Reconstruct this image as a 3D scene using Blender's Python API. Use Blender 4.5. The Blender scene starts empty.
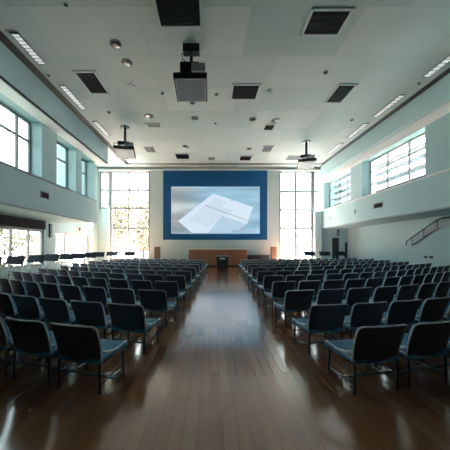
import bpy, math, random
from mathutils import Vector, Matrix
random.seed(7)
S = bpy.context.scene
C = S.collection
R = math.radians

# ------------------------------------------------------------------ materials
def mat(name, col, rough=.5, metal=0., emit=None, es=1., spec=.5, noise=0., nscale=5., bump=0.):
    m = bpy.data.materials.new(name); m.use_nodes = True
    nt = m.node_tree; b = nt.nodes['Principled BSDF']
    b.inputs['Base Color'].default_value = (*col, 1)
    b.inputs['Roughness'].default_value = rough
    b.inputs['Metallic'].default_value = metal
    b.inputs['Specular IOR Level'].default_value = spec
    if emit:
        b.inputs['Emission Color'].default_value = (*emit, 1)
        b.inputs['Emission Strength'].default_value = es
    tc = nt.nodes.new('ShaderNodeTexCoord')
    n = nt.nodes.new('ShaderNodeTexNoise'); n.inputs['Scale'].default_value = nscale
    n.inputs['Detail'].default_value = 4
    nt.links.new(tc.outputs['Object'], n.inputs['Vector'])
    if noise:
        mx = nt.nodes.new('ShaderNodeMix'); mx.data_type = 'RGBA'
        mx.inputs[6].default_value = (*[c*(1-noise) for c in col], 1)
        mx.inputs[7].default_value = (*[min(1, c*(1+noise)) for c in col], 1)
        nt.links.new(n.outputs['Fac'], mx.inputs[0]); nt.links.new(mx.outputs[2], b.inputs['Base Color'])
    if bump:
        bp = nt.nodes.new('ShaderNodeBump'); bp.inputs['Strength'].default_value = bump
        bp.inputs['Distance'].default_value = .02
        nt.links.new(n.outputs['Fac'], bp.inputs['Height']); nt.links.new(bp.outputs[0], b.inputs['Normal'])
    return m

def brick_mat(name, c1, c2, mortar, w, h, ms, rough, rot=0., nscale=3., nmix=.25, offset=.5, off=(0, 0, 0), rvar=None, coat=0):
    m = bpy.data.materials.new(name); m.use_nodes = True
    nt = m.node_tree; b = nt.nodes['Principled BSDF']; N = nt.nodes.new; L = nt.links.new
    tc = N('ShaderNodeTexCoord'); mp = N('ShaderNodeMapping')
    mp.inputs['Rotation'].default_value = (0, 0, rot); mp.inputs['Location'].default_value = off
    L(tc.outputs['Object'], mp.inputs['Vector'])
    br = N('ShaderNodeTexBrick'); br.offset = offset
    br.inputs['Color1'].default_value = (*c1, 1); br.inputs['Color2'].default_value = (*c2, 1)
    br.inputs['Mortar'].default_value = (*mortar, 1)
    br.inputs['Scale'].default_value = 1; br.inputs['Brick Width'].default_value = w
    br.inputs['Row Height'].default_value = h; br.inputs['Mortar Size'].default_value = ms
    br.inputs['Mortar Smooth'].default_value = .2
    L(mp.outputs[0], br.inputs['Vector'])
    n = N('ShaderNodeTexNoise'); n.inputs['Scale'].default_value = nscale; n.inputs['Detail'].default_value = 5
    st = N('ShaderNodeMapping'); st.inputs['Scale'].default_value = (6, .6, 1) if rot else (1, 1, 1)
    L(tc.outputs['Object'], st.inputs['Vector']); L(st.outputs[0], n.inputs['Vector'])
    mx = N('ShaderNodeMix'); mx.data_type = 'RGBA'; mx.blend_type = 'MULTIPLY'; mx.inputs[0].default_value = nmix
    L(br.outputs['Color'], mx.inputs[6]); L(n.outputs['Fac'], mx.inputs[7]); L(mx.outputs[2], b.inputs['Base Color'])
    b.inputs['Roughness'].default_value = rough
    if coat: b.inputs['Coat Weight'].default_value = coat; b.inputs['Coat Roughness'].default_value = .13; b.inputs['Coat IOR'].default_value = 1.85; b.inputs['Specular IOR Level'].default_value = .7
    if rvar:
        mr = N('ShaderNodeMapRange'); mr.inputs['To Min'].default_value = rvar[0]; mr.inputs['To Max'].default_value = rvar[1]
        mr.inputs['From Min'].default_value = .3; mr.inputs['From Max'].default_value = .7
        L(n.outputs['Fac'], mr.inputs['Value']); L(mr.outputs[0], b.inputs['Roughness'])
    return m

def glass_mat():
    m = bpy.data.materials.new('window_glass'); m.use_nodes = True
    nt = m.node_tree; nt.nodes.clear(); N = nt.nodes.new; L = nt.links.new
    o = N('ShaderNodeOutputMaterial'); t = N('ShaderNodeBsdfTransparent'); t.inputs[0].default_value = (.93, .97, .98, 1)
    g = N('ShaderNodeBsdfGlossy'); g.inputs['Roughness'].default_value = .02
    lw = N('ShaderNodeLayerWeight'); pw = N('ShaderNodeMath'); pw.operation = 'POWER'; pw.inputs[1].default_value = 5
    L(lw.outputs['Facing'], pw.inputs[0])
    f = N('ShaderNodeMath'); f.operation = 'MULTIPLY_ADD'; f.inputs[1].default_value = .9; f.inputs[2].default_value = .03
    L(pw.outputs[0], f.inputs[0])
    mx = N('ShaderNodeMixShader'); L(f.outputs[0], mx.inputs[0]); L(t.outputs[0], mx.inputs[1]); L(g.outputs[0], mx.inputs[2])
    L(mx.outputs[0], o.inputs[0]); return m

M = {}
M['wall'] = mat('painted_wall', (.37, .54, .565), .6, noise=.04, nscale=1.5)
M['wall_warm'] = mat('cream_wall', (.50, .58, .56), .6, noise=.03, nscale=1.5)
M['white'] = mat('white_trim', (.80, .80, .78), .5, noise=.03)
M['ceiling'] = brick_mat('ceiling_panels', (.34, .445, .435), (.48, .56, .54), (.36, .42, .43), 3.7, 2.1, .012, .75, 0, .5, .12, .37, (1.0, .2, 0))
M['floor'] = brick_mat('wood_floor', (.40, .175, .082), (.56, .27, .13), (.26, .12, .06), 1.5, .125, .0025, .3, math.pi/2, 1.2, .3, .37, rvar=(.13, .24), coat=1)
M['slot'] = mat('dark_slot', (.012, .018, .022), .7)
M['blackout'] = mat('blackout_blind', (.006, .009, .012), .9, spec=.1)
M['frame'] = mat('window_frame_paint', (.20, .24, .25), .45, noise=.05)
M['frame_light'] = mat('window_frame_light', (.34, .33, .32), .45, noise=.05)
M['louvre'] = mat('louvre_metal', (.075, .078, .088), .5)
M['glass'] = glass_mat()
M['navy'] = mat('navy_shell', (.09, .10, .12), .55, noise=.15, nscale=20, spec=.35)
M['blue'] = mat('blue_fabric', (.065, .30, .50), .5, noise=.15, nscale=30, bump=.1)
M['trim'] = mat('pale_edge_trim', (.80, .92, .97), .35, 0)
M['steel'] = mat('dark_steel', (.03, .04, .05), .28, .75)
M['chrome'] = mat('chrome', (.5, .56, .6), .22, 1)
M['black'] = mat('black_plastic', (.012, .015, .018), .45, noise=.1)
M['vent'] = mat('vent_grille', (.012, .016, .02), .8, spec=.2)
M['ventf'] = mat('vent_frame', (.42, .48, .49), .5)
M['pblue'] = mat('blue_screen_surround', (.006, .078, .20), .65, spec=.2, noise=.06, nscale=2)
M['wood'] = mat('wood_veneer', (.24, .095, .05), .4, noise=.25, nscale=3)
M['woodl'] = mat('speaker_wood', (.22, .12, .075), .45, noise=.2, nscale=4)
M['cream'] = mat('cream_laminate', (.72, .68, .60), .45)
M['proj'] = mat('projector_underside', (.20, .27, .29), .5, noise=.05)
M['grey'] = mat('grey_metal', (.25, .30, .31), .45)
M['lamp'] = mat('lamp_diffuser', (.8, .8, .8), .5, emit=(.95, 1, .98), es=.62)
M['bark'] = mat('bark', (.025, .018, .015), .9, noise=.3)
M['leaf'] = mat('autumn_leaves', (.16, .135, .095), .7, noise=.3, nscale=1.5)
M['leaf2'] = mat('green_leaves', (.14, .14, .08), .7, noise=.35, nscale=1.5)
M['ground'] = mat('paving_ground', (.72, .66, .58), .9, noise=.15, nscale=.5)
M['bld'] = mat('far_building', (.6, .57, .52), .8, noise=.1)
M['ink'] = mat('screen_ink', (.1, .1, .1), .5, emit=(.33, .43, .55), es=.8)
M['paper'] = mat('screen_sheet', (.1, .1, .1), .5, emit=(.60, .72, .84), es=1.0)
M['paper2'] = mat('screen_sheet_lit', (.1, .1, .1), .5, emit=(.40, .56, .70), es=1.0)

def screen_mat():
    m = bpy.data.materials.new('screen_picture'); m.use_nodes = True
    nt = m.node_tree; b = nt.nodes['Principled BSDF']; N = nt.nodes.new; L = nt.links.new
    tc = N('ShaderNodeTexCoord'); mp = N('ShaderNodeMapping'); mp.inputs['Rotation'].default_value = (0, R(-28), 0)
    mp.inputs['Scale'].default_value = (.12, .3, .9)
    L(tc.outputs['Object'], mp.inputs['Vector'])
    n = N('ShaderNodeTexNoise'); n.inputs['Scale'].default_value = 1.0; n.inputs['Detail'].default_value = 3
    L(mp.outputs[0], n.inputs['Vector'])
    r = N('ShaderNodeValToRGB'); e = r.color_ramp.elements
    e[0].position = .33; e[0].color = (.16, .34, .47, 1); e[1].position = .68; e[1].color = (.42, .64, .76, 1)
    x = e.new(.52); x.color = (.26, .50, .66, 1)
    L(n.outputs['Fac'], r.inputs[0])
    # the picture's left third is a warm grey table top
    sp = N('ShaderNodeSeparateXYZ'); L(tc.outputs['Object'], sp.inputs[0])
    mr = N('ShaderNodeMapRange'); mr.inputs['From Min'].default_value = -3.4; mr.inputs['From Max'].default_value = -.8
    mr.inputs['To Min'].default_value = .75; mr.inputs['To Max'].default_value = 0
    L(sp.outputs[0], mr.inputs['Value'])
    r2 = N('ShaderNodeValToRGB'); e = r2.color_ramp.elements
    e[0].position = .4; e[0].color = (.20, .22, .23, 1); e[1].position = .62; e[1].color = (.58, .60, .56, 1)
    x = e.new(.5); x.color = (.40, .33, .26, 1)
    L(n.outputs['Fac'], r2.inputs[0])
    mx = N('ShaderNodeMix'); mx.data_type = 'RGBA'; L(mr.outputs[0], mx.inputs[0]); L(r.outputs[0], mx.inputs[6]); L(r2.outputs[0], mx.inputs[7])
    L(mx.outputs[2], b.inputs['Emission Color']); b.inputs['Emission Strength'].default_value = .95
    b.inputs['Base Color'].default_value = (.1, .1, .1, 1); return m
M['screen'] = screen_mat()

# ------------------------------------------------------------------ mesh builder
class MB:
    def __init__(s): s.v = []; s.f = []; s.sm = []
    def add(s, vs, fs, smooth=False):
        o = len(s.v); s.v += [tuple(v) for v in vs]
        for f in fs: s.f.append([i+o for i in f]); s.sm.append(smooth)
        return s
    def box(s, x0, x1, y0, y1, z0, z1, mtx=None):
        vs = [Vector((x, y, z)) for z in (z0, z1) for y in (y0, y1) for x in (x0, x1)]
        if mtx: vs = [mtx @ v for v in vs]
        return s.add(vs, [(0, 2, 3, 1), (4, 5, 7, 6), (0, 1, 5, 4), (2, 6, 7, 3), (0, 4, 6, 2), (1, 3, 7, 5)])
    def tube(s, pts, r, n=8, closed=False, cap=True):
        pts = [Vector(p) for p in pts]; m = len(pts); rings = []
        rr = r if isinstance(r, (list, tuple)) else [r]*m
        for i, p in enumerate(pts):
            a = pts[i-1] if (i > 0 or closed) else p
            b = pts[(i+1) % m] if (i < m-1 or closed) else p
            t = (b-a).normalized()
            up = Vector((0, 0, 1)) if abs(t.z) < .9 else Vector((0, 1, 0))
            u = t.cross(up).normalized(); w = u.cross(t).normalized()
            rings.append([p + (u*math.cos(2*math.pi*k/n)+w*math.sin(2*math.pi*k/n))*rr[i] for k in range(n)])
        vs = [v for q in rings for v in q]; fs = []
        for i in range(m if closed else m-1):
            j = (i+1) % m
            for k in range(n): fs.append((i*n+k, i*n+(k+1) % n, j*n+(k+1) % n, j*n+k))
        s.add(vs, fs, True)
        if cap and not closed:
            o = len(s.v)-m*n
            s.f.append([o+k for k in range(n)][::-1]); s.sm.append(False)
            s.f.append([o+(m-1)*n+k for k in range(n)]); s.sm.append(False)
        return s
    def cyl(s, c, r, z0, z1, n=20, r2=None):
        r2 = r if r2 is None else r2
        return s.tube([(c[0], c[1], z0), (c[0], c[1], z1)], [r, r2], n)
    def prism(s, poly, y0, y1, mtx=None):          # polygon in x,z extruded along y
        n = len(poly)
        vs = [Vector((p[0], y0, p[1])) for p in poly]+[Vector((p[0], y1, p[1])) for p in poly]
        if mtx: vs = [mtx @ v for v in vs]
        return s.add(vs, [list(range(n)), list(range(n, 2*n))[::-1]]+[(i, i+n, (i+1) % n+n, (i+1) % n) for i in range(n)])
    def build(s, name, m, parent=None, loc=(0, 0, 0), bevel=0, seg=2, kind=None, rot=None):
        me = bpy.data.meshes.new(name); me.from_pydata(s.v, [], s.f); me.update()
        me.polygons.foreach_set('use_smooth', s.sm)
        me.materials.append(m if not isinstance(m, str) else M[m])
        o = bpy.data.objects.new(name, me); C.objects.link(o); o.location = loc
        if rot: o.rotation_euler = rot
        if bevel:
            b = o.modifiers.new('bevel', 'BEVEL'); b.width = bevel; b.segments = seg; b.limit_method = 'ANGLE'
        if parent: o.parent = parent
        if kind: o['kind'] = kind
        import bmesh
        bm = bmesh.new(); bm.from_mesh(me); bmesh.ops.recalc_face_normals(bm, faces=bm.faces); bm.to_mesh(me); bm.free()
        return o

def tag(o, label, cat, group=None):
    o['label'] = label; o['category'] = cat
    if group: o['group'] = group
    return o
def thing(name, label, cat, loc=(0, 0, 0), rz=0, group=None):
    o = bpy.data.objects.new(name, None); C.objects.link(o); o.empty_display_size = .1
    o.location = loc; o.rotation_euler = (0, 0, rz); return tag(o, label, cat, group)
def dup(root, loc, rz, label, group=None):
    r = root.copy(); C.objects.link(r); r.location = loc; r.rotation_euler = (0, 0, rz); r['label'] = label
    if group: r['group'] = group
    for ch in list(root.children):
        c = ch.copy(); C.objects.link(c); c.parent = r
        for g in ch.children:
            d = g.copy(); C.objects.link(d); d.parent = c
    return r
ORD = ['first', 'second', 'third', 'fourth', 'fifth', 'sixth', 'seventh', 'eighth', 'ninth', 'tenth', 'eleventh',
       'twelfth', 'thirteenth', 'fourteenth', 'fifteenth', 'sixteenth', 'seventeenth', 'eighteenth']

# ------------------------------------------------------------------ the room (metres; camera at origin looking along +Y)
CZ = 9.5; YB = 25.; Y0 = -5.
XL, XR = -8.6, 10.8            # upper wall faces
LL, LR = -11.0, 13.5           # lower wall faces
ZL = 8.1; ZB, ZT, ZW = 3.55, 5.25, 7.8   # gallery underside, sill, window head
T = .3
def struct(name, mb, m, **k): return mb.build(name, m, kind='structure', **k)

struct('floor', MB().box(LL-T, LR+T, Y0-T, YB+T, -.2, 0), 'floor')
M['rear'] = mat('unseen_dark_panels', (.05, .07, .075), .8)  # dark cladding added out of view to dim the near ceiling
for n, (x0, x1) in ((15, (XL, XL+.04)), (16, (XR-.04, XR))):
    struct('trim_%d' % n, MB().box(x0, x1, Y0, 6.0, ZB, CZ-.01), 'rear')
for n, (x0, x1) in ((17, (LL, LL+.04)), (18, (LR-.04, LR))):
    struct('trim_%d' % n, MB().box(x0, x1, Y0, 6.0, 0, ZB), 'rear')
M['unseen_carpet'] = mat('unseen_dark_carpet', (.03, .04, .045), .95, noise=.2, nscale=20)  # unseen dark floor covering, added to soak up light behind the camera
struct('trim_19', MB().box(LL, LR, Y0, .6, 0, .015), 'unseen_carpet')
# ceiling with a recessed dark slot running round three sides
SL0, SL1, SR0, SR1, SY0, SY1 = -7.9, -7.5, 10.34, 10.7, 23.6, 24.0
ce = MB()
ce.box(SL1, SR0, Y0, SY0, CZ, CZ+.02)
ce.box(LL-T, SL0, Y0, YB+T, CZ, CZ+.02); ce.box(SR1, LR+T, Y0, YB+T, CZ, CZ+.02)
ce.box(SL0, SR1, SY1, YB+T, CZ, CZ+.02); ce.box(LL-T, LR+T, Y0-T, YB+T, CZ+.15, CZ+.35)
struct('ceiling', ce, 'ceiling')
sl = MB()
sl.box(SL0-.05, SL1+.05, Y0, SY1, CZ+.03, CZ+.14); sl.box(SR0-.05, SR1+.05, Y0, SY1, CZ+.03, CZ+.14)
sl.box(SL0, SR1, SY0-.05, SY1+.05, CZ+.03, CZ+.14)
struct('trim_1', sl, 'slot')

LB = [(7.1, 13.05), (14.3, 16.4), (17.1, 18.9)]      # left window bays; unseen nearer bays closed both sides to dim the ceiling
LWB = [(9.6, 16.9), (18.2, 23.3)]
wl = MB()
def piers(mb, x0, x1, bays, ya, yb, z0, z1):
    y = ya
    for a, b in bays:
        if a > y: mb.box(x0, x1, y, a, z0, z1)
        y = b
    if yb > y: mb.box(x0, x1, y, yb, z0, z1)
piers(wl, XL-.75, XL, LB, Y0, 19.2, ZT, ZL)
wl.box(LL-T, XL, Y0, 19.2, ZB, ZT)                          # gallery box
wl.box(XL-.75, XL, Y0, 19.2, ZL, CZ)                        # over the windows
wl.box(LL-T, LL, 19.2, YB, ZB, CZ)                          # deeper bay beside the glass wall
wl.box(LL-T, XL-.75, 18.9, 19.2, ZT, CZ)
piers(wl, LL-T, LL, LWB, Y0, YB, 0, ZB)
for a, b in LWB: wl.box(LL-T, LL, a, b, 2.85, ZB); wl.box(LL-T, LL, a, b, 0, .55)
struct('wall_left', wl, 'wall')
# bulkhead along the ceiling edge: vertical face, dark reveal, pale sloped soffit
bk = MB().prism([(SL0, CZ), (SL0, 8.24), (XL+.0, 8.24), (XL, CZ)], Y0, 19.7)
struct('trim_2', bk, 'wall')
struct('trim_3', MB().prism([(SL0-.01, 8.24), (SL0-.01, 8.16), (SL0-.08, 8.16), (SL0-.08, 8.24)], Y0, 19.7), 'slot')
struct('trim_4', MB().prism([(SL0-.08, 8.24), (SL0-.08, 8.12), (XL, ZL), (XL, 8.24)], Y0, 19.7), 'white')

RB = [(6.2, 11.3), (12.8, 18.1), (19.6, 24.2)]
wr = MB()
piers(wr, XR, XR+.7, RB, Y0, YB, ZT, ZW)
wr.box(XR, LR+T, Y0, YB, ZB, ZT)
wr.box(XR, XR+.7, Y0, YB, ZW, CZ)
wr.box(LR, LR+T, Y0, YB, 0, ZB)
struct('wall_right', wr, 'wall')
struct('trim_5', MB().prism([(SR1, CZ), (SR1, 8.45), (XR, 8.3), (XR, CZ)], Y0, YB), 'wall')
struct('trim_6', MB().prism([(XR-.06, 8.28), (XR-.06, 7.95), (XR, ZW+.02), (XR, 8.28)], Y0, YB), 'white')
# pale coping on both gallery fronts
struct('trim_7', MB().box(XL-.02, XL+.06, Y0, 19.25, ZT-.06, ZT+.02), 'frame')
struct('trim_8', MB().box(XR-.06, XR+.02, Y0, YB, ZT-.05, ZT+.03), 'white')
for n, (x0, x1) in ((13, (XL, XL+.03)), (14, (XR-.03, XR))):
    struct('trim_%d' % n, MB().box(x0, x1, Y0, 19.25 if n == 13 else YB, ZB-.04, ZB+.04), 'grey')

# back wall
GL0, GL1, GR0, GR1, GZ0, GZ1 = -10.8, -5.9, 6.8, 11.2, .45, 9.2
bw = MB()
bw.box(LL-T, GL0, YB, YB+T, 0, CZ); bw.box(GL1, GR0, YB, YB+T, 0, CZ)
bw.box(GL0, -9.78, YB, YB+T, 0, 5.5); bw.box(-9.78, GL1, YB, YB+T, 0, GZ0)
bw.box(GL0, GL1, YB, YB+T, GZ1, CZ); bw.box(GR0, GR1, YB, YB+T, GZ1, CZ)
bw.box(GR0, 10.1, YB, YB+T, 0, GZ0); bw.box(10.1, GR1, YB, YB+T, 0, 4.9)
bw.box(GR1, LR+T, YB, YB+T, 0, CZ)
struct('wall_back', bw, 'wall')
struct('wall_front', MB().box(LL-T, LR+T, Y0-T, Y0, 0, CZ+.2), 'rear')
fw = MB().box(GL1+.05, GR0-.05, YB-.22, YB, 0, CZ-.35)
struct('wall_centre', fw, 'wall_warm')
struct('trim_10', MB().box(GL0, GR1, YB-.3, YB-.02, CZ-.34, CZ-.18), 'white')
struct('baseboard_back', MB().box(GL1+.05, GR0-.05, YB-.25, YB-.22, 0, .12), 'slot')
struct('baseboard_right', MB().box(LR-.02, LR, Y0, YB, 0, .12), 'grey')
# column under the right gallery front and inner soffit piece
struct('trim_11', MB().box(-9.95, -9.78, YB-.35, YB, 0, 5.6), 'wall_warm')
struct('trim_12', MB().box(10.1, 10.75, YB-.5, YB, 0, 5.2), 'wall')

wn = [0]
def window_x(x, a, b, z0, z1, splits, rails, m='frame', w=.06, d=.1):    # window in a side wall (constant x)
    wn[0] += 1
    fr = MB()
    fr.box(x-d/2, x+d/2, a, b, z0, z0+w); fr.box(x-d/2, x+d/2, a, b, z1-w, z1)
    fr.box(x-d/2, x+d/2, a, a+w, z0, z1); fr.box(x-d/2, x+d/2, b-w, b, z0, z1)
    o = struct('window_%d' % wn[0], fr, m)
    for s in splits: MB().box(x-d/2+.005, x+d/2-.005, s-w/2, s+w/2, z0+w, z1-w).build('mullion', M[m], o)
    for s in rails: MB().box(x-d/2+.01, x+d/2-.01, a+w, b-w, s-w/2, s+w/2).build('transom', M[m], o)
    MB().box(x-.006, x+.006, a+w/2, b-w/2, z0+w/2, z1-w/2).build('pane', M['glass'], o)
    return o
def louvres(o, x, a, b, z0, z1, n, dep, tilt):
    for i in range(n):
        z = z0+(z1-z0)*(i+.5)/n
        mt = Matrix.Translation((x, 0, z)) @ Matrix.Rotation(tilt, 4, 'Y')
        MB().box(-dep/2, dep/2, a, b, -.02, .02, mt).build('sun_louvre', M['louvre'], o)
for i, (a, b) in enumerate(LB):
    L_ = b-a
    sp = [a+L_*.36, a+L_*.73] if L_ > 3 else [a+L_*.45]
    if i == 0: sp = [9.4, 12.15]
    window_x(XL-.62, a, b, ZT, ZL, sp, [7.1], w=.11)
for i, (a, b) in enumerate(RB):
    n = 3 if b-a > 4.6 else 3
    o = window_x(XR+.6, a, b, ZT, ZW, [a+(b-a)*k/n for k in range(1, n)], [6.15, 7.0], 'frame_light')
    louvres(o, XR+1.15, a-.2, b+.2, ZT+.1, ZW+.5, 5, .34, R(24))
for (a, b) in LWB:
    n = 3 if b-a > 6 else 3
    if a == 9.6: sp = [12.1, 14.2, 15.6]
    else: sp = [a+(b-a)*k/4 for k in (1, 2, 3)]
    window_x(LL-.12, a, b, .55, 2.85, sp, [], 'frame_light', .12)
def window_y(x0, x1, z0, z1, vs, hs, y=YB+.12, m='frame', w=.16):
    wn[0] += 1
    fr = MB()
    fr.box(x0, x1, y-.08, y+.08, z0, z0+w); fr.box(x0, x1, y-.08, y+.08, z1-w, z1)
    fr.box(x0, x0+w, y-.08, y+.08, z0, z1); fr.box(x1-w, x1, y-.08, y+.08, z0, z1)
    o = struct('window_%d' % wn[0], fr, m)
    for v in vs: MB().box(v-w/2, v+w/2, y-.075, y+.075, z0+w, z1-w).build('mullion', M[m], o)
    for h in hs: MB().box(x0+w, x1-w, y-.07, y+.07, h-w/2, h+w/2).build('transom', M[m], o)
    MB().box(x0+w/2, x1-w/2, y-.006, y+.006, z0+w/2, z1-w/2).build('pane', M['glass'], o)
window_y(-9.78, GL1, GZ0, GZ1, [-7.95], [7.35, 5.55, 3.6])
window_y(GL0, -9.78, 5.5, GZ1, [], [7.35])
window_y(GR0, 10.1, GZ0, GZ1, [8.42], [7.2, 5.4, 3.6])
window_y(10.1, GR1, 4.9, GZ1, [], [7.2, 5.4])

# doors on the back wall under the right gallery
def door(n, x0, x1, z1, m):
    fr = MB().box(x0-.08, x0, YB-.06, YB, 0, z1+.08).box(x1, x1+.08, YB-.06, YB, 0, z1+.08).box(x0, x1, YB-.06, YB, z1, z1+.08)
    o = struct('door_%d' % n, fr, 'wall')
    lf = MB().box(x0, x1, YB-.04, YB-.005, .01, z1).build('door_leaf', M[m], o)
    MB().tube([(x0+.1, YB-.045, 1.0), (x0+.1, YB-.09, 1.0), (x0+.22, YB-.09, 1.0)], .012).build('door_handle', M['chrome'], lf)
door(1, 11.95, 12.62, 2.65, 'steel'); door(2, 13.2, 13.44, 2.2, 'steel')

# ------------------------------------------------------------------ wall fixtures
def grille(name, label, x, y0, y1, z0, z1, sgn):
    t = thing(name, label, 'vent', (x, (y0+y1)/2, (z0+z1)/2))
    h, w = (z1-z0)/2, (y1-y0)/2
    a, b = sorted((0, sgn*.03))
    f = MB().box(a, b, -w, w, -h, -h+.03).box(a, b, -w, w, h-.03, h).box(a, b, -w, -w+.03, -h, h).box(a, b, w-.03, w, -h, h)
    f.build('frame', M['grey'], t)
    s = MB()
    a, b = sorted((0, sgn*.02))
    for i in range(6): z = -h+.04+(2*h-.08)*i/6; s.box(a, b, -w+.03, w-.03, z, z+.025)
    a, b = sorted((0, sgn*.008)); s.box(a, b, -w+.02, w-.02, -h+.02, h-.02)
    s.build('slats', M['vent'], t)
grille('wall_vent', 'small dark wall vent on the left gallery front', XL, 12.95, 13.6, 4.25, 4.62, 1)
grille('wall_vent', 'small dark wall vent on the right gallery front', XR, 15.95, 16.8, 4.25, 4.58, -1)
def wall_disc(name, label, cat, x, y, z, r, m, sgn):
    o = MB().tube([(0, 0, 0), (sgn*.03, 0, 0), (sgn*.05, 0, 0)], [r, r, r*.7], 16).build(name, M[m], None, (x, y, z)); tag(o, label, cat); return o
wall_disc('wall_speaker', 'small round grey disc on right gallery front beyond the vent', 'speaker', XR, 19.0, 4.4, .16, 'grey', -1)
for k, yy in enumerate((23.2, 22.7)):
    tag(MB().box(-.03, 0, -.13, .13, -.2, .2).build('wall_plate', M['ventf'], None, (XR, yy, 4.35), .01),
        ['pale wall plate on right gallery front nearest the back windows', 'pale wall plate on right gallery front, nearer the camera of the pair'][k], 'plate', 'wall plates on the right gallery front')
for k, yy in enumerate((15.95, 15.55)):
    o = thing('wall_socket', ['dark socket low on right wall, farther of the pair', 'dark socket low on right wall, nearer of the pair'][k], 'socket', (LR, yy, 1.13), 0, 'sockets on the right wall')
    MB().box(-.02, 0, -.12, .12, -.07, .07).build('plate', M['steel'], o, bevel=.005)
    MB().box(-.026, -.02, -.08, .08, -.03, .03).build('outlet', M['black'], o)
# handrail with glass on the right wall
hr = thing('handrail', 'dark sloping handrail with glass infill fixed on right wall', 'handrail', (LR-.12, 17.4, 2.0))
P = [(0, 0, 0), (0, -.05, .16), (0, -2.35, 1.33), (0, -2.7, 1.42), (0, -5.2, 1.42)]
MB().tube([(0, 0, -.12)]+P, .035, 8).build('rail', M['steel'], hr)
for i, (yy, zz) in enumerate(((-.5, .39), (-1.45, .88), (-2.4, 1.34), (-3.3, 1.42), (-4.6, 1.42))):
    p = MB().box(-.02, .02, yy-.025, yy+.025, zz-.52, zz).box(-.02, .12, yy-.025, yy+.025, zz-.5, zz-.45); p.build('post', M['steel'], hr)
MB().add([(x, y, z) for x in (-.008, .008) for y, z in ((-.5, -.1), (-2.4, .86), (-5.2, .94), (-5.2, 1.36), (-2.7, 1.36), (-.5, .35))],
         [(0, 1, 2, 3, 4, 5), (11, 10, 9, 8, 7, 6)]+[(i, i+6, (i+1) % 6+6, (i+1) % 6) for i in range(6)]).build('glass_panel', M['proj'], hr)
# fixtures on left lower wall
bl = thing('roller_blind', 'rolled dark blind above the left lower window', 'blind', (LL, 13.3, 2.9))
MB().box(.0, .12, -3.7, 3.6, 0, .56).build('blind_cassette', M['blackout'], bl, bevel=.02)
MB().tube([(.06, -3.6, -.03), (.06, 3.5, -.03)], .025).build('bottom_bar', M['steel'], bl)
tag(MB().box(0, .12, -.12, .12, -.55, .4).build('wall_light', M['steel'], None, (LL, 17.5, 2.95), .02), 'dark narrow upright fitting on pier beside the blind', 'fitting')
sg = thing('wall_sign', 'small pale sign with dark panel on left lower wall', 'sign', (LL, 21.6, 3.2))
MB().box(0, .05, -.6, .6, -.2, .25).build('board', M['cream'], sg, bevel=.01)
MB().box(.05, .07, -.35, -.02, -.13, .18).build('panel', M['black'], sg)
es = thing('exit_box', 'small dark box on wall above the right doors', 'box', (12.55, YB, 3.15))
MB().box(-.12, .12, -.08, 0, -.28, .28).build('housing', M['steel'], es, bevel=.01)
MB().box(-.06, .06, -.09, -.08, -.18, .18).build('lens', M['grey'], es)

# ------------------------------------------------------------------ screen
sc = thing('projection_screen', 'wide lit projection screen in deep blue surround on back wall', 'screen', (.5, YB-.221, 5.9))
MB().box(-5.05, 5.05, -.06, 0, -3.45, 3.27).build('surround', M['pblue'], sc, bevel=.02)
dp = MB().box(-4.22, 4.28, -.09, -.06, -2.83, 1.66).build('display', M['screen'], sc)
dp['label'] = 'lit picture of printed sheets on blue'
MB().box(-4.25, 4.31, -.085, -.055, -2.86, 1.69).build('border', M['paper2'], sc)
def scp(px, py): return ((px-210)/255*24.7-.5, 1.75-(py-247)/255*24.7-5.9)
def sheet(name, pts, m, y):
    p = [scp(*q) for q in pts]; MB().prism(p, y-.004, y).build(name, M[m], dp)
sheet('sheet', [(213.5, 193.5), (253, 207), (247, 224), (239, 229), (232, 233), (192, 233), (178, 221)], 'paper', -.092)
sheet('sheet_corner', [(222, 216), (247, 224), (232, 233), (208, 233)], 'paper2', -.098)
lt = MB()
def lerp(a, b, t): return (a[0]+(b[0]-a[0])*t, a[1]+(b[1]-a[1])*t)
A, B, D_, E_ = (213.5, 195.5), (250, 208), (182, 221), (214, 232)
for i in range(15):
    t = .08+.86*i/15
    p, q = lerp(A, D_, t), lerp(B, E_, t)
    s0 = .08; s1 = .45 if i < 3 else random.uniform(.7, .9)
    a, b = lerp(p, q, s0), lerp(p, q, s1)
    pts = [scp(*a), scp(*b), scp(b[0], b[1]+.35), scp(a[0], a[1]+.35)]
    lt.prism(pts, -.103, -.097)
for (a, b, w) in (((205, 205), (247, 220), .7), ((171.5, 232.2), (186, 232.2), 1), ((232, 230.5), (256, 230.5), 1), ((176, 188.2), (200, 188.2), .6), ((205, 188.2), (222, 188.2), .5), ((231, 200), (233, 201), .9), ((240, 228), (246, 228), 1.2)):
    lt.prism([scp(*a), scp(*b), scp(b[0], b[1]+w), scp(a[0], a[1]+w)], -.108, -.102)
lt.build('printed_lines', M['ink'], dp)

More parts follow.
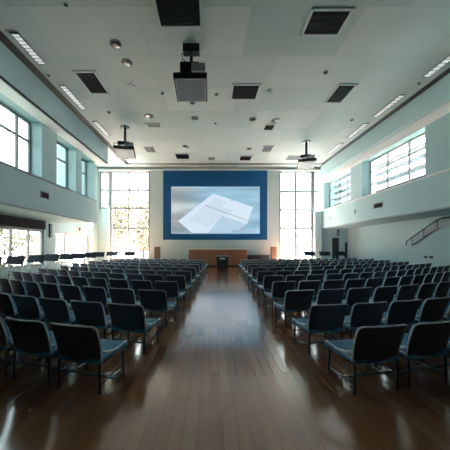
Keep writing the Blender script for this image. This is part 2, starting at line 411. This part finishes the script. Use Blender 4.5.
# ------------------------------------------------------------------ front furniture
cd = thing('counter', 'long reddish wood front counter with cream top below the screen', 'counter', (.7, 22.9, 0))
MB().box(-2.6, 2.6, 0, .75, .12, 1.52).build('body', M['wood'], cd, bevel=.01)
MB().box(-2.5, 2.5, .05, .7, 0, .12).build('plinth', M['slot'], cd)
MB().box(-2.72, 2.68, -.06, .8, 1.52, 1.6).build('top', M['cream'], cd, bevel=.01)
for x in (-1.3, 0, 1.3): MB().box(x-.006, x+.006, -.004, .0, .13, 1.5).build('joint', M['slot'], cd)
lc = thing('lectern', 'black box lectern with small white lettering in front of counter', 'lectern', (.92, 19.1, 0))
MB().prism([(-.4, .06), (.4, .06), (.44, 1.0), (-.44, 1.0)], -.25, .3).build('body', M['black'], lc, bevel=.015)
MB().add([(-.47, -.32, 1.0), (.47, -.32, 1.0), (.47, .34, 1.0), (-.47, .34, 1.0), (-.47, -.32, 1.0), (.47, -.32, 1.0), (.47, .34, 1.0), (-.47, .34, 1.0)][:4] +
         [(-.47, -.32, 1.04), (.47, -.32, 1.04), (.47, .34, 1.12), (-.47, .34, 1.12)],
         [(0, 3, 2, 1), (4, 5, 6, 7), (0, 1, 5, 4), (1, 2, 6, 5), (2, 3, 7, 6), (3, 0, 4, 7)]).build('top', M['black'], lc)
MB().box(-.42, .42, -.27, .32, 0, .06).build('base', M['steel'], lc)
lg = MB()
for i, w in enumerate((.05, .03, .05, .04, .05, .03, .05)):
    x = -.2+i*.06; lg.box(x, x+w, -.268, -.24, .84, .95); 
lg.build('lettering', M['white'], lc)
bx = thing('piano_bench', 'low black console standing right of the counter', 'console', (4.42, 23.2, 0))
MB().box(-1.0, 1.0, 0, .6, .35, .95).build('body', M['black'], bx, bevel=.02)
MB().box(-1.05, 1.05, -.05, .65, .95, 1.02).build('top', M['steel'], bx, bevel=.01)
for x in (-.85, .85):
    for y in (.1, .5): MB().box(x-.04, x+.04, y-.04, y+.04, 0, .35).build('leg', M['black'], bx)
def speaker(x, lab):
    t = thing('floor_speaker', lab, 'speaker', (x, 23.3, 0), 0, 'wooden speakers beside the screen')
    MB().box(-.24, .24, 0, .4, .05, 1.78).build('cabinet', M['woodl'], t, bevel=.015)
    MB().box(-.2, .2, -.015, 0, .2, 1.7).build('grille', M['woodl'], t)
    MB().box(-.26, .26, -.02, .42, 0, .05).build('base', M['black'], t)
speaker(-4.85, 'tall wooden floor speaker left of the screen'); speaker(5.85, 'tall wooden floor speaker right of the screen')

# ------------------------------------------------------------------ ceiling fixtures
def vent(x0, x1, y0, y1, label, mc='vent'):
    cx, cy = (x0+x1)/2, (y0+y1)/2; a, b = (x1-x0)/2, (y1-y0)/2; f = .09 if a > .4 else .04
    t = thing('ceiling_vent', label, 'vent', (cx, cy, CZ), 0, 'square vents in the ceiling')
    MB().box(-a, a, -b, -b+f, -.04, 0).box(-a, a, b-f, b, -.04, 0).box(-a, -a+f, -b, b, -.04, 0).box(a-f, a, -b, b, -.04, 0).build('frame', M['ventf'], t)
    s = MB().box(-a+f, a-f, -b+f, b-f, -.01, 0); n = int(b*2/.1)
    for i in range(n):
        y = -b+f+(2*b-2*f)*i/n; s.box(-a+f, a-f, y, y+.02, -.03, -.01)
    s.build('grille', M[mc], t)
def cw(px, py): Y = (CZ-1.75)*255/(247-py); return ((px-210)*Y/255, Y)
vent(-1.8, -.25, 7.3, 9.0, 'largest dark square vent, cut by top edge left of centre')
vent(-6.05, -5.05, 11.2, 12.9, 'dark vent between left strip lights and hanging projector')
vent(1.05, 2.45, 12.1, 13.4, 'dark square vent right of the large hanging projector')
vent(3.3, 4.7, 8.25, 9.35, 'dark square vent near top edge, right of centre')
vent(6.1, 7.05, 12.1, 13.7, 'dark vent close to the right strip lights')
for (px0, px1, py0, py1, lab) in ((146, 161, 123, 127.5, 'small flat vent above the left hanging projector'), (264, 274, 124.5, 130, 'small square vent right of the round speaker near centre'),
        (175, 190, 153.5, 159, 'small dark vent above screen, left side'), (239, 252, 155.5, 160.5, 'small dark vent above screen, right side'),
        (262, 273, 145.5, 151.5, 'small grey vent between screen and right projector'), (286, 305, 155, 160, 'wide grey vent beside the right hanging projector'), (145, 155, 147, 152, 'small grey vent right of the left hanging projector'), (208, 215, 157, 159.5, 'smallest grey vent above screen, centre')):
    xa, ya = cw(px0, py0); xb, yb = cw(px1, py1); w = (px1-px0)*(ya+yb)/2/255; cx = (cw((px0+px1)/2, (py0+py1)/2))[0]
    vent(cx-w/2, cx+w/2, ya, yb, lab, 'vent' if 'dark' in lab or 'square' in lab else 'grey')
def cspk(px, py, r, lab, m='grey', nm='ceiling_speaker', cat='speaker', grp='round speakers in the ceiling'):
    x, y = cw(px, py); t = thing(nm, lab, cat, (x, y, CZ), 0, grp)
    MB().tube([(0, 0, 0), (0, 0, -.03), (0, 0, -.045)], [r, r, r*.85], 24).build('rim', M['grey'], t)
    MB().tube([(0, 0, -.045), (0, 0, -.055), (0, 0, -.065)], [r*.82, r*.6, r*.2], 24).build('mesh_cover', M['vent'] if m == 'vent' else M['steel'], t)
for a in ((116, 44, .24, 'round grey ceiling speaker nearest the camera on the left'), (127, 62.5, .24, 'round grey ceiling speaker second on the left'), (275.5, 120.5, .28, 'round ceiling speaker beside small square vent'), (149, 116, .28, 'round ceiling speaker above small flat vent')):
    cspk(*a)
for a in ((162.5, 93, .1, 'small dark downlight left of the large projector'), (216.5, 94, .1, 'small dark downlight right of the large projector'), (195, 118, .22, 'flat oval ceiling disc above the screen left of centre'),
          (253, 119, .22, 'flat oval ceiling disc above the screen right of centre'), (109, 112, .1, 'small ceiling downlight between left strip lights'), (215.5, 123, .08, 'tiny sprinkler stem near ceiling centre'),
          (185, 146, .2, 'small ceiling disc above screen left'), (249, 148.5, .2, 'small ceiling disc above screen right'), (48.5, 75, .07, 'tiny dark stud between first two left strip lights'), (66, 4, .07, 'tiny dark stud at the upper left of ceiling'),
          (325.5, 72, .1, 'small dark sprinkler above the right vent'), (419, 83, .08, 'tiny dark stud beside nearest right strip light'), (352, 119.5, .12, 'small dark stud beside second right strip light'), (187.5, 147, .1, 'tiny stud beside the disc above the screen')):
    cspk(*a, m='vent', nm='ceiling_downlight', cat='downlight', grp='small round fittings in the ceiling')
# four-petal sprinkler covers
for k, (px, py) in enumerate(((131, 83), (269, 89.5))):
    x, y = cw(px, py); t = thing('ceiling_sprinkler', ['small star-shaped sprinkler left of centre on ceiling', 'small star-shaped sprinkler beside the centre right vent'][k], 'sprinkler', (x, y, CZ))
    MB().cyl((0, 0), .05, -.12, 0, 12).build('stem', M['grey'], t)
    for j in range(4):
        mt = Matrix.Rotation(j*math.pi/2+.4, 4, 'Z'); MB().box(.03, .2, -.05, .05, -.12, -.1, mt).build('petal', M['grey'], t)

def strip(x, y0, y1, lab):
    t = thing('ceiling_strip_light', lab, 'light', (x, (y0+y1)/2, CZ), 0, 'strip lights along the ceiling edges'); b = (y1-y0)/2; a = .16
    MB().box(-a, a, -b, -b+.04, -.05, 0).box(-a, a, b-.04, b, -.05, 0).box(-a, -a+.03, -b, b, -.05, 0).box(a-.03, a, -b, b, -.05, 0).build('housing', M['grey'], t)
    MB().box(-a+.03, a-.03, -b+.04, b-.04, -.02, -.005).build('diffuser', M['lamp'], t)
    s = MB(); n = 9
    for i in range(1, n): y = -b+2*b*i/n; s.box(-a+.03, a-.03, y-.01, y+.01, -.045, -.02)
    s.build('cross_baffle', M['grey'], t)
for side, x, ys in (('left', -7.08, ((9.2, 10.8), (12.2, 14.3), (15.7, 17.7), (19.0, 21.0))), ('right', 9.8, ((9.6, 11.6), (12.95, 15.2), (15.95, 18.1), (19.0, 21.2)))):
    for i, (a, b) in enumerate(ys):
        strip(x, a, b, 'glowing strip light along the %s ceiling edge, %s' % (side, ['nearest the camera', 'second nearest the camera', 'third from the camera', 'farthest from the camera'][i]))

# projectors
def projector(lab, loc, rz, long=False):
    t = thing('ceiling_projector', lab, 'projector', loc, rz, 'projectors hanging from the ceiling')
    zt = -.98 if long else -.72
    if long: MB().cyl((0, 0), .22, -.06, 0, 20, .3).build('ceiling_mount', M['steel'], t)
    else: MB().box(-.32, .32, -.16, .16, -.28, 0).build('ceiling_mount', M['steel'], t, bevel=.01)
    MB().cyl((0, 0), .085 if long else .065, zt-.02, -.05 if long else -.27, 14).build('pole', M['black'], t)
    MB().box(-.42, .30, -.2, .2, -1.2 if long else -1.13, zt).box(-.3, -.2, -.1, .1, -1.55, -1.1).box(.2, .3, -.1, .1, -1.55, -1.1).build('bracket', M['black'], t, bevel=.02)
    if not long: MB().tube([(-.2, -.1, -.28), (-.36, -.14, -.4), (-.32, -.14, -.6), (-.12, -.12, -.74)], .018).build('cable', M['black'], t)
    MB().box(.02, .55, -.34, .2, -1.3 if long else -1.16, -1.08 if long else -.86).build('side_module', M['grey'], t, bevel=.02)
    e = R(-7.5)
    mt = Matrix.Translation((0, 0, -1.6)) @ Matrix.Rotation(e, 4, 'X')
    bd = MB().box(-.62, .62, -.66, .66, -.12, .09, mt).build('body', M['black'], t, bevel=.03)
    pn = MB().box(-.53, .53, -.57, .57, -.145, -.121, mt).build('underside_panel', M['proj'], bd, bevel=.01)
    r = MB().box(-.55, .55, -.59, -.57, -.15, -.12, mt).box(-.55, .55, .57, .59, -.15, -.12, mt).box(-.55, -.53, -.59, .59, -.15, -.12, mt).box(.53, .55, -.59, .59, -.15, -.12, mt)
    r.build('panel_rim', M['trim'], bd)
    MB().tube([mt @ Vector((.0, .66, 0)), mt @ Vector((0, .8, 0))], .13, 20).build('lens', M['steel'], bd)
    return t
projector('large projector hanging nearest the camera, pale underside panel', (-.72, 9.85, CZ), 0)
projector('projector hanging over left side chairs beside the strip lights', (-5.5, 16.5, CZ), R(10), True)
projector('projector hanging over right side chairs near the back window', (7.1, 18.8, CZ), R(-14), True)

# ------------------------------------------------------------------ chairs
def rrect(hw, h0, h1, rad, n=6):
    pts = [(-hw, h0), (hw, h0)]
    for k in range(n+1):
        a = k*math.pi/2/n; pts.append((hw-rad+rad*math.cos(a), h1-rad+rad*math.sin(a)))
    for k in range(n+1):
        a = math.pi/2+k*math.pi/2/n; pts.append((-hw+rad+rad*math.cos(a), h1-rad+rad*math.sin(a)))
    return pts
HW = .325
def backpt(x, z, off=0):      # the curved, reclined back shell
    y = -.20-(z-.38)*.30 - .03*(1-(x/HW)**2) + .02*math.sin((z-.38)/.45*math.pi)
    return Vector((x, y+off, z))
def make_chair():
    t = thing('auditorium_chair', '', 'chair')
    # backrest: grid between front and rear faces
    m = MB(); nx, nz = 14, 8; z0, z1 = .37, .82
    def hwz(z):
        r = .045; d = z-(z1-r); base = HW-.02*(z1-z)/.45
        return base-(r-math.sqrt(max(0, r*r-d*d)) if d > 0 else 0)
    zs = [z0+(z1-z0)*k/nz for k in range(nz)]+[z1-.04, z1-.02, z1-.008, z1]
    zs = sorted(set(zs)); n = len(zs)
    for side, off in ((0, -.018), (1, .018)):
        for z in zs:
            w = hwz(z)
            for i in range(nx+1): m.v.append(tuple(backpt(-w+2*w*i/nx, z, off)))
    st = nx+1; N1 = st*n
    for j in range(n-1):
        for i in range(nx):
            a = j*st+i
            m.f.append([a, a+1, a+st+1, a+st]); m.sm.append(True)
            m.f.append([N1+a, N1+a+st, N1+a+st+1, N1+a+1]); m.sm.append(True)
    for j in range(n-1):
        for i in (0, nx):
            a = j*st+i; m.f.append([a, a+st, N1+a+st, N1+a]); m.sm.append(False)
    for i in range(nx):
        for j in (0, n-1):
            a = j*st+i; m.f.append([a, a+1, N1+a+1, N1+a]); m.sm.append(False)
    back = m.build('backrest', M['navy'], t)
    # front upholstery of the back
    m = MB(); zz = [z for z in zs if z < z1-.01]
    for side, off in ((0, .019), (1, .06)):
        for z in zz:
            w = hwz(z)-.025
            for i in range(nx+1): m.v.append(tuple(backpt(-w+2*w*i/nx, z, off)))
    n2 = len(zz); N1 = st*n2
    for j in range(n2-1):
        for i in range(nx):
            a = j*st+i; m.f += [[a, a+1, a+st+1, a+st], [N1+a, N1+a+st, N1+a+st+1, N1+a+1]]; m.sm += [True, True]
        for i in (0, nx):
            a = j*st+i; m.f.append([a, a+st, N1+a+st, N1+a]); m.sm.append(False)
    for i in range(nx):
        for j in (0, n2-1):
            a = j*st+i; m.f.append([a, a+1, N1+a+1, N1+a]); m.sm.append(False)
    m.build('back_cushion', M['blue'], back)
    # rim
    pts = [backpt(-hwz(z)-.004, z) for z in zs if z < z1-.001]
    pts += [backpt(-hwz(z1)+2*hwz(z1)*k/10, z1+.004) for k in range(11)]
    pts += [backpt(hwz(z)+.004, z) for z in reversed(zs) if z < z1-.001]
    MB().tube(pts, .0125, 6).build('edge_trim', M['trim'], back)
    # seat: rounded slab with waterfall front
    m = MB(); prof = [(-.24, .40), (-.2, .395), (.05, .41), (.25, .43), (.31, .43), (.345, .41), (.35, .375)]
    nxs = 8
    for off in (0, -.05):
        for (y, z) in prof:
            for i in range(nxs+1):
                x = -HW+.02+(2*HW-.04)*i/nxs; zc = .012*(abs(x)/HW)**2
                m.v.append((x, y if off == 0 else y-.01, z+off+zc))
    st = nxs+1; n = len(prof); N1 = st*n
    for j in range(n-1):
        for i in range(nxs):
            a = j*st+i; m.f += [[a, a+1, a+st+1, a+st], [N1+a, N1+a+st, N1+a+st+1, N1+a+1]]; m.sm += [True, True]
        for i in (0, nxs): a = j*st+i; m.f.append([a, a+st, N1+a+st, N1+a]); m.sm.append(False)
    for i in range(nxs):
        for j in (0, n-1): a = j*st+i; m.f.append([a, a+1, N1+a+1, N1+a]); m.sm.append(False)
    seat = m.build('seat', M['blue'], t)
    w = HW-.015
    MB().tube([(-w, -.2, .41), (-w, .05, .422), (-w, .25, .44), (-w, .315, .44), (-w+.03, .35, .415), (0, .355, .39), (w-.03, .35, .415), (w, .315, .44), (w, .25, .44), (w, .05, .422), (w, -.2, .41)], .010, 6).build('piping', M['trim'], seat)
    for s in (-1, 1):
        # side bracket joins back and seat
        MB().tube([(s*(w+.004), -.215, .50), (s*(w+.012), -.13, .46), (s*(w+.012), .0, .435), (s*(w+.008), .12, .42)], [.013, .017, .015, .010], 8).build('side_bracket', M['trim'], t)
        MB().tube([(s*.30, -.23, .0), (s*.30, -.225, .36)], .0165, 8).cyl((s*.30, -.23), .026, 0, .012, 10).build('leg', M['steel'], t)
        MB().tube([(s*.30, .25, .0), (s*.30, .245, .37)], .0165, 8).cyl((s*.30, .25), .026, 0, .012, 10).build('leg', M['steel'], t)
        MB().tube([(s*.30, -.225, .35), (s*.30, .25, .36)], .014, 8).build('seat_frame', M['steel'], t)
    MB().tube([(-.375, -.06, .115), (.375, -.06, .115)], .015, 8).tube([(-.30, -.22, .10), (-.30, .24, .10)], .011, 6).tube([(.30, -.22, .10), (.30, .24, .10)], .011, 6).build('linking_bar', M['chrome'], t)
    return t
proto = make_chair(); used = [False]
ROWY = [2.95, 4.05, 5.4, 6.8, 8.2, 9.75, 11.5, 13.4, 15.3, 17.1, 18.8]
PITCH = .765
def px_of(x, y): return 210+255*x/y
nchair = 0
for r, yr in enumerate(ROWY):
    ec = .22+.048*(yr-3); hw = 1.47 if r == 0 else (1.33 if r == 1 else 1.27)
    for side, sn in (('left', -1), ('right', 1)):
        x, y = ec+sn*hw, yr
        if r == 0: x = -1.31 if sn < 0 else 1.71
        a0, kk = (R(14), R(3.2)) if sn < 0 else (R(9), R(3.3))
        s = 0; k = 0
        while k < 18:
            a = min(R(30), a0+kk*(s+.3))
            out = Vector((sn*math.cos(a), math.sin(a))); fwd = Vector((-sn*math.sin(a), math.cos(a)))
            c = Vector((x, y))+out*(PITCH/2-.05)+fwd*.32
            lim = c.y > 21.9 or (sn > 0 and c.x > 12.7) or (sn < 0 and c.x < -7.7)
            p = px_of(c.x-sn*.35, c.y)
            if lim or p < -12 or p > 462 or abs(p-210) > 300: break
            lab = 'navy chair %s of aisle, %s, %s' % (side, 'row nearest the camera' if r == 0 else ('row nearest the screen' if r == len(ROWY)-1 else ORD[r]+' row from camera'),
                                                       'seat beside the aisle' if k == 0 else ORD[k]+' seat from aisle')
            grp = 'navy chairs in curved rows %s of the aisle' % side
            jit = random.uniform(-.012, .012)
            if not used[0]:
                used[0] = True; proto.location = (c.x, c.y, 0); proto.rotation_euler = (0, 0, sn*a+jit); proto['label'] = lab; proto['group'] = grp
            else: dup(proto, (c.x, c.y, 0), sn*a+jit, lab, grp)
            nchair += 1
            x += out.x*PITCH; y += out.y*PITCH; s += PITCH; k += 1
print('chairs', nchair)

# tall sloping reading desks by the left windows and back corners
M['standnavy'] = mat('stand_navy', (.012, .022, .036), .8, spec=.15)
def make_desk():
    t = thing('reading_stand', '', 'stand')
    mt = Matrix.Translation((0, 0, 1.16)) @ Matrix.Rotation(R(66), 4, 'X')
    top = MB().box(-.52, .52, -.19, .19, -.02, .02, mt).build('stand_top', M['standnavy'], t, bevel=.012)
    MB().tube([mt @ Vector((-.52, -.195, .0)), mt @ Vector((.52, -.195, 0))], .014, 6).tube([mt @ Vector((-.52, .195, .0)), mt @ Vector((.52, .195, 0))], .014, 6).build('edge_trim', M['steel'], top)
    for s in (-1, 1):
        MB().tube([(s*.45, 0, .03), (s*.45, 0, 1.12)], .022, 8).box(s*.45-.03, s*.45+.03, -.26, .26, 0, .03).build('leg', M['chrome'], t)
    MB().tube([(-.45, 0, .45), (.45, 0, .45)], .014, 6).build('cross_bar', M['steel'], t)
    return t
desk = make_desk(); first = True
DS = [(-8.9, 10.4, -18), (-8.85, 11.6, -18), (-8.8, 12.9, -18), (-8.8, 14.2, -18), (-8.75, 15.6, -16), (-8.75, 17.0, -16), (-8.7, 18.5, -14), (-8.8, 20.1, -10), (-8.7, 22.7, -6), (-7.2, 22.8, -6), (8.9, 22.8, 8), (10.3, 22.9, 8), (11.7, 23.0, 8)]
for i, (x, y, a) in enumerate(DS):
    if i < 8: lab = 'tall narrow dark reading stand with tilted top by left windows, %s from the camera' % (ORD[i] if i else 'nearest'); g = 'tilted reading stands along the left windows'
    elif i < 10: lab = 'tall narrow dark reading stand with tilted top before left glass wall, ' + ('farther from the screen' if i == 8 else 'nearer the screen'); g = 'tilted reading stands before the glass wall'
    else: lab = 'tall narrow dark reading stand with tilted top in right back corner, ' + ['nearest the screen', 'middle one', 'nearest the doors'][i-10]; g = 'tilted reading stands in the right corner'
    if first: desk.location = (x, y, 0); desk.rotation_euler = (0, 0, R(a)); desk['label'] = lab; desk['group'] = g; first = False
    else: dup(desk, (x, y, 0), R(a), lab, g)

# ------------------------------------------------------------------ outdoors
gm = MB().box(-90, 90, YB+T, 120, -.35, -.15)
M['dark_ground'] = mat('added_dark_ground', (.03, .045, .03), .95, noise=.3, nscale=2)  # dark side ground added to cut light bounced up to the ceiling
struct('ground_added_dark', MB().box(-90, LL-T, -60, YB+T, -.35, -.15).box(LR+T, 90, -60, YB+T, -.35, -.15), 'dark_ground')
struct('ground', gm, 'ground')
def tree(name, lab, x, y, h, r, m='leaf', n=2600, ls=.17, grp=None, trunk=.2, low=.3):
    t = thing(name, lab, 'tree', (x, y, -.15), 0, grp); rd = random.Random(int(x*31+y*7))
    tips = []
    tr = MB().tube([(0, 0, 0), (.1, .05, h*.25), (-.05, .1, h*.5), (.05, 0, h*.85)], [trunk, trunk*.8, trunk*.55, trunk*.15], 8)
    for k in range(16):
        a = k*2.4; z = h*(low+.5*rd.random()); rr = r*rd.uniform(.55, .95); up = rd.uniform(.1, .28)*h
        p0 = Vector((0, 0, z)); p2 = Vector((math.cos(a)*rr, math.sin(a)*rr, z+up)); p1 = (p0+p2)/2+Vector((0, 0, -.05*h))
        tr.tube([p0, p1, p2], [trunk*.35, trunk*.22, trunk*.08], 5); tips += [p1, p2, (p1+p2)/2]
    tips += [Vector((0, 0, h*.9)), Vector((0, 0, h*.8))]
    tr.build('trunk', M['bark'], t)
    lf = MB()
    for i in range(n):
        c = rd.choice(tips); s = r*.30
        p = c+Vector((rd.gauss(0, s), rd.gauss(0, s), rd.gauss(0, s)))
        if p.z < .3: continue
        d = Vector((rd.uniform(-1, 1), rd.uniform(-1, 1), rd.uniform(-1, 1))).normalized()
        u = d.orthogonal().normalized(); w = d.cross(u); q = ls*rd.uniform(.6, 1.3)
        lf.add([p-u*q, p-w*q*.5, p+u*q, p+w*q*.5], [(0, 1, 2, 3)])
    lf.build('foliage', M[m], t)
tree('autumn_tree', 'tall tan-leaved tree outside the left glass wall, left one', -13.4, 35, 10.6, 3.0, n=10000, ls=.18, low=.12)
tree('autumn_tree', 'tall tan-leaved tree outside the left glass wall, right one', -12.3, 47, 11.5, 3.6, n=10000, ls=.22, low=.12)
def bush(lab, x, y, h, r, m, n=1300, ls=.14, grp=None):
    t = thing('shrub', lab, 'shrub', (x, y, -.15), 0, grp); rd = random.Random(int(x*17+y*5)); st = MB(); lf = MB()
    for k in range(9):
        a = k*.7; st.tube([(0, 0, 0), (math.cos(a)*r*.4, math.sin(a)*r*.4, h*.5), (math.cos(a)*r*.7, math.sin(a)*r*.7, h*.85)], [.05, .035, .015], 5)
    st.build('stems', M['bark'], t)
    for i in range(n):
        a = rd.random()*6.283; q = math.sqrt(rd.random()); z = rd.random()
        rr = r*q*math.sin(math.pi*(.15+.8*z))
        p = Vector((math.cos(a)*rr, math.sin(a)*rr, h*z+.1)); d = Vector((rd.uniform(-1, 1), rd.uniform(-1, 1), rd.uniform(-1, 1))).normalized()
        u = d.orthogonal().normalized(); w = d.cross(u); s = ls*rd.uniform(.6, 1.3)
        lf.add([p-u*s, p-w*s*.5, p+u*s, p+w*s*.5], [(0, 1, 2, 3)])
    lf.build('foliage', M[m], t)
for i, (x, y, h, r) in enumerate(((-17.5, 17.5, 3.2, 2.2), (-17.5, 21.5, 3.6, 2.2), (-18, 25.5, 3.0, 2.2), (-19, 30.5, 3.3, 2.4))):
    bush('leafy shrub outside left lower windows, %s' % ['nearest the camera', 'second from the camera', 'third from the camera', 'farthest of the four'][i], x, y, h, r, 'leaf2' if i % 2 else 'leaf', grp='shrubs outside the left windows')
for i, (x, y, h, r) in enumerate(((-23.5, 60, 5.6, 2.8), (-17.0, 61, 5.4, 2.8), (-11.0, 62, 5.4, 2.6))):
    bush('low shrub below the tall trees outside, %s' % ['left one', 'middle one', 'right one'][i], x, y, h, r, 'leaf', grp='shrubs below the tall trees')
for i, (x, y, h, r) in enumerate(((20.5, 60, 5.2, 3.2), (28.5, 62, 6.0, 3.6))):
    bush('rounded pale tree clump beyond right glass wall, %s' % ['left one', 'right one'][i], x, y, h, r, 'leaf', 1500, .25, 'tree clumps beyond the right glass')
lp = thing('street_lamp', 'tall thin lamp post outside the right glass wall', 'lamp', (13.9, 48, -.15))
MB().tube([(0, 0, 0), (0, 0, 6.3)], [.12, .08], 8).build('post', M['grey'], lp)
MB().box(-.35, .35, -.15, .15, 6.3, 6.5).build('lamp_head', M['grey'], lp, bevel=.03)
fb = thing('garden_fence', 'low pale railing fence outside the right glass wall', 'fence', (13.2, 40, -.15))
for z in (.5, 1.0, 1.55): MB().box(-3, 3, -.03, .03, z, z+.07).build('rail', M['frame_light'], fb)
for i in range(7): MB().box(-3+i-.04, -3+i+.04, -.04, .04, 0, 1.7).build('post', M['frame_light'], fb)

# ------------------------------------------------------------------ daylight
w = bpy.data.worlds.new('World'); S.world = w; w.use_nodes = True; nt = w.node_tree
bg = nt.nodes['Background']
tc = nt.nodes.new('ShaderNodeTexCoord'); sp = nt.nodes.new('ShaderNodeSeparateXYZ'); rp = nt.nodes.new('ShaderNodeValToRGB')
nt.links.new(tc.outputs['Generated'], sp.inputs[0]); nt.links.new(sp.outputs[2], rp.inputs[0])
e = rp.color_ramp.elements; e[0].position = 0; e[0].color = (1.0, .93, .86, 1); e[1].position = .6; e[1].color = (.46, .60, .64, 1)
nt.links.new(rp.outputs[0], bg.inputs[0]); bg.inputs['Strength'].default_value = 6.3
def portal(loc, rot, sx, sy):
    l = bpy.data.lights.new('window_portal', 'AREA'); l.shape = 'RECTANGLE'; l.size = sx; l.size_y = sy
    l.cycles.is_portal = True
    o = bpy.data.objects.new('window_portal', l); C.objects.link(o); o.location = loc; o.rotation_euler = rot
for a, b in LB: portal((XL-.72, (a+b)/2, (ZT+ZW)/2), (0, R(-90), 0), ZW-ZT, b-a)
for a, b in RB: portal((XR+.68, (a+b)/2, (ZT+ZW)/2), (0, R(90), 0), ZW-ZT, b-a)
for a, b in LWB: portal((LL-.28, (a+b)/2, 1.7), (0, R(-90), 0), 2.3, b-a)
portal(((GL0+GL1)/2, YB+.28, (GZ0+GZ1)/2), (R(-90), 0, 0), GL1-GL0, GZ1-GZ0)
portal(((GR0+GR1)/2, YB+.28, (GZ0+GZ1)/2), (R(-90), 0, 0), GR1-GR0, GZ1-GZ0)

sun = bpy.data.lights.new('sun', 'SUN'); sun.energy = 220; sun.angle = R(1); sun.color = (1, .86, .82)
so = bpy.data.objects.new('sun', sun); C.objects.link(so); so.location = (0, -20, 40); so.rotation_euler = (R(-33), 0, R(-24))
# ------------------------------------------------------------------ camera
cam = bpy.data.cameras.new('camera'); co = bpy.data.objects.new('camera', cam); C.objects.link(co)
co.location = (0, 0, 1.75); co.rotation_euler = (R(90), 0, 0)
cam.sensor_width = 36; cam.sensor_fit = 'HORIZONTAL'; cam.lens = 255/450*36
cam.shift_x = 15/450; cam.shift_y = 22/450; cam.clip_start = .05; cam.clip_end = 400
S.camera = co
S.view_settings.view_transform = 'Standard'; S.view_settings.look = 'None'
S.view_settings.gamma = 1; S.view_settings.use_curve_mapping = False
S.view_settings.exposure = 0.05
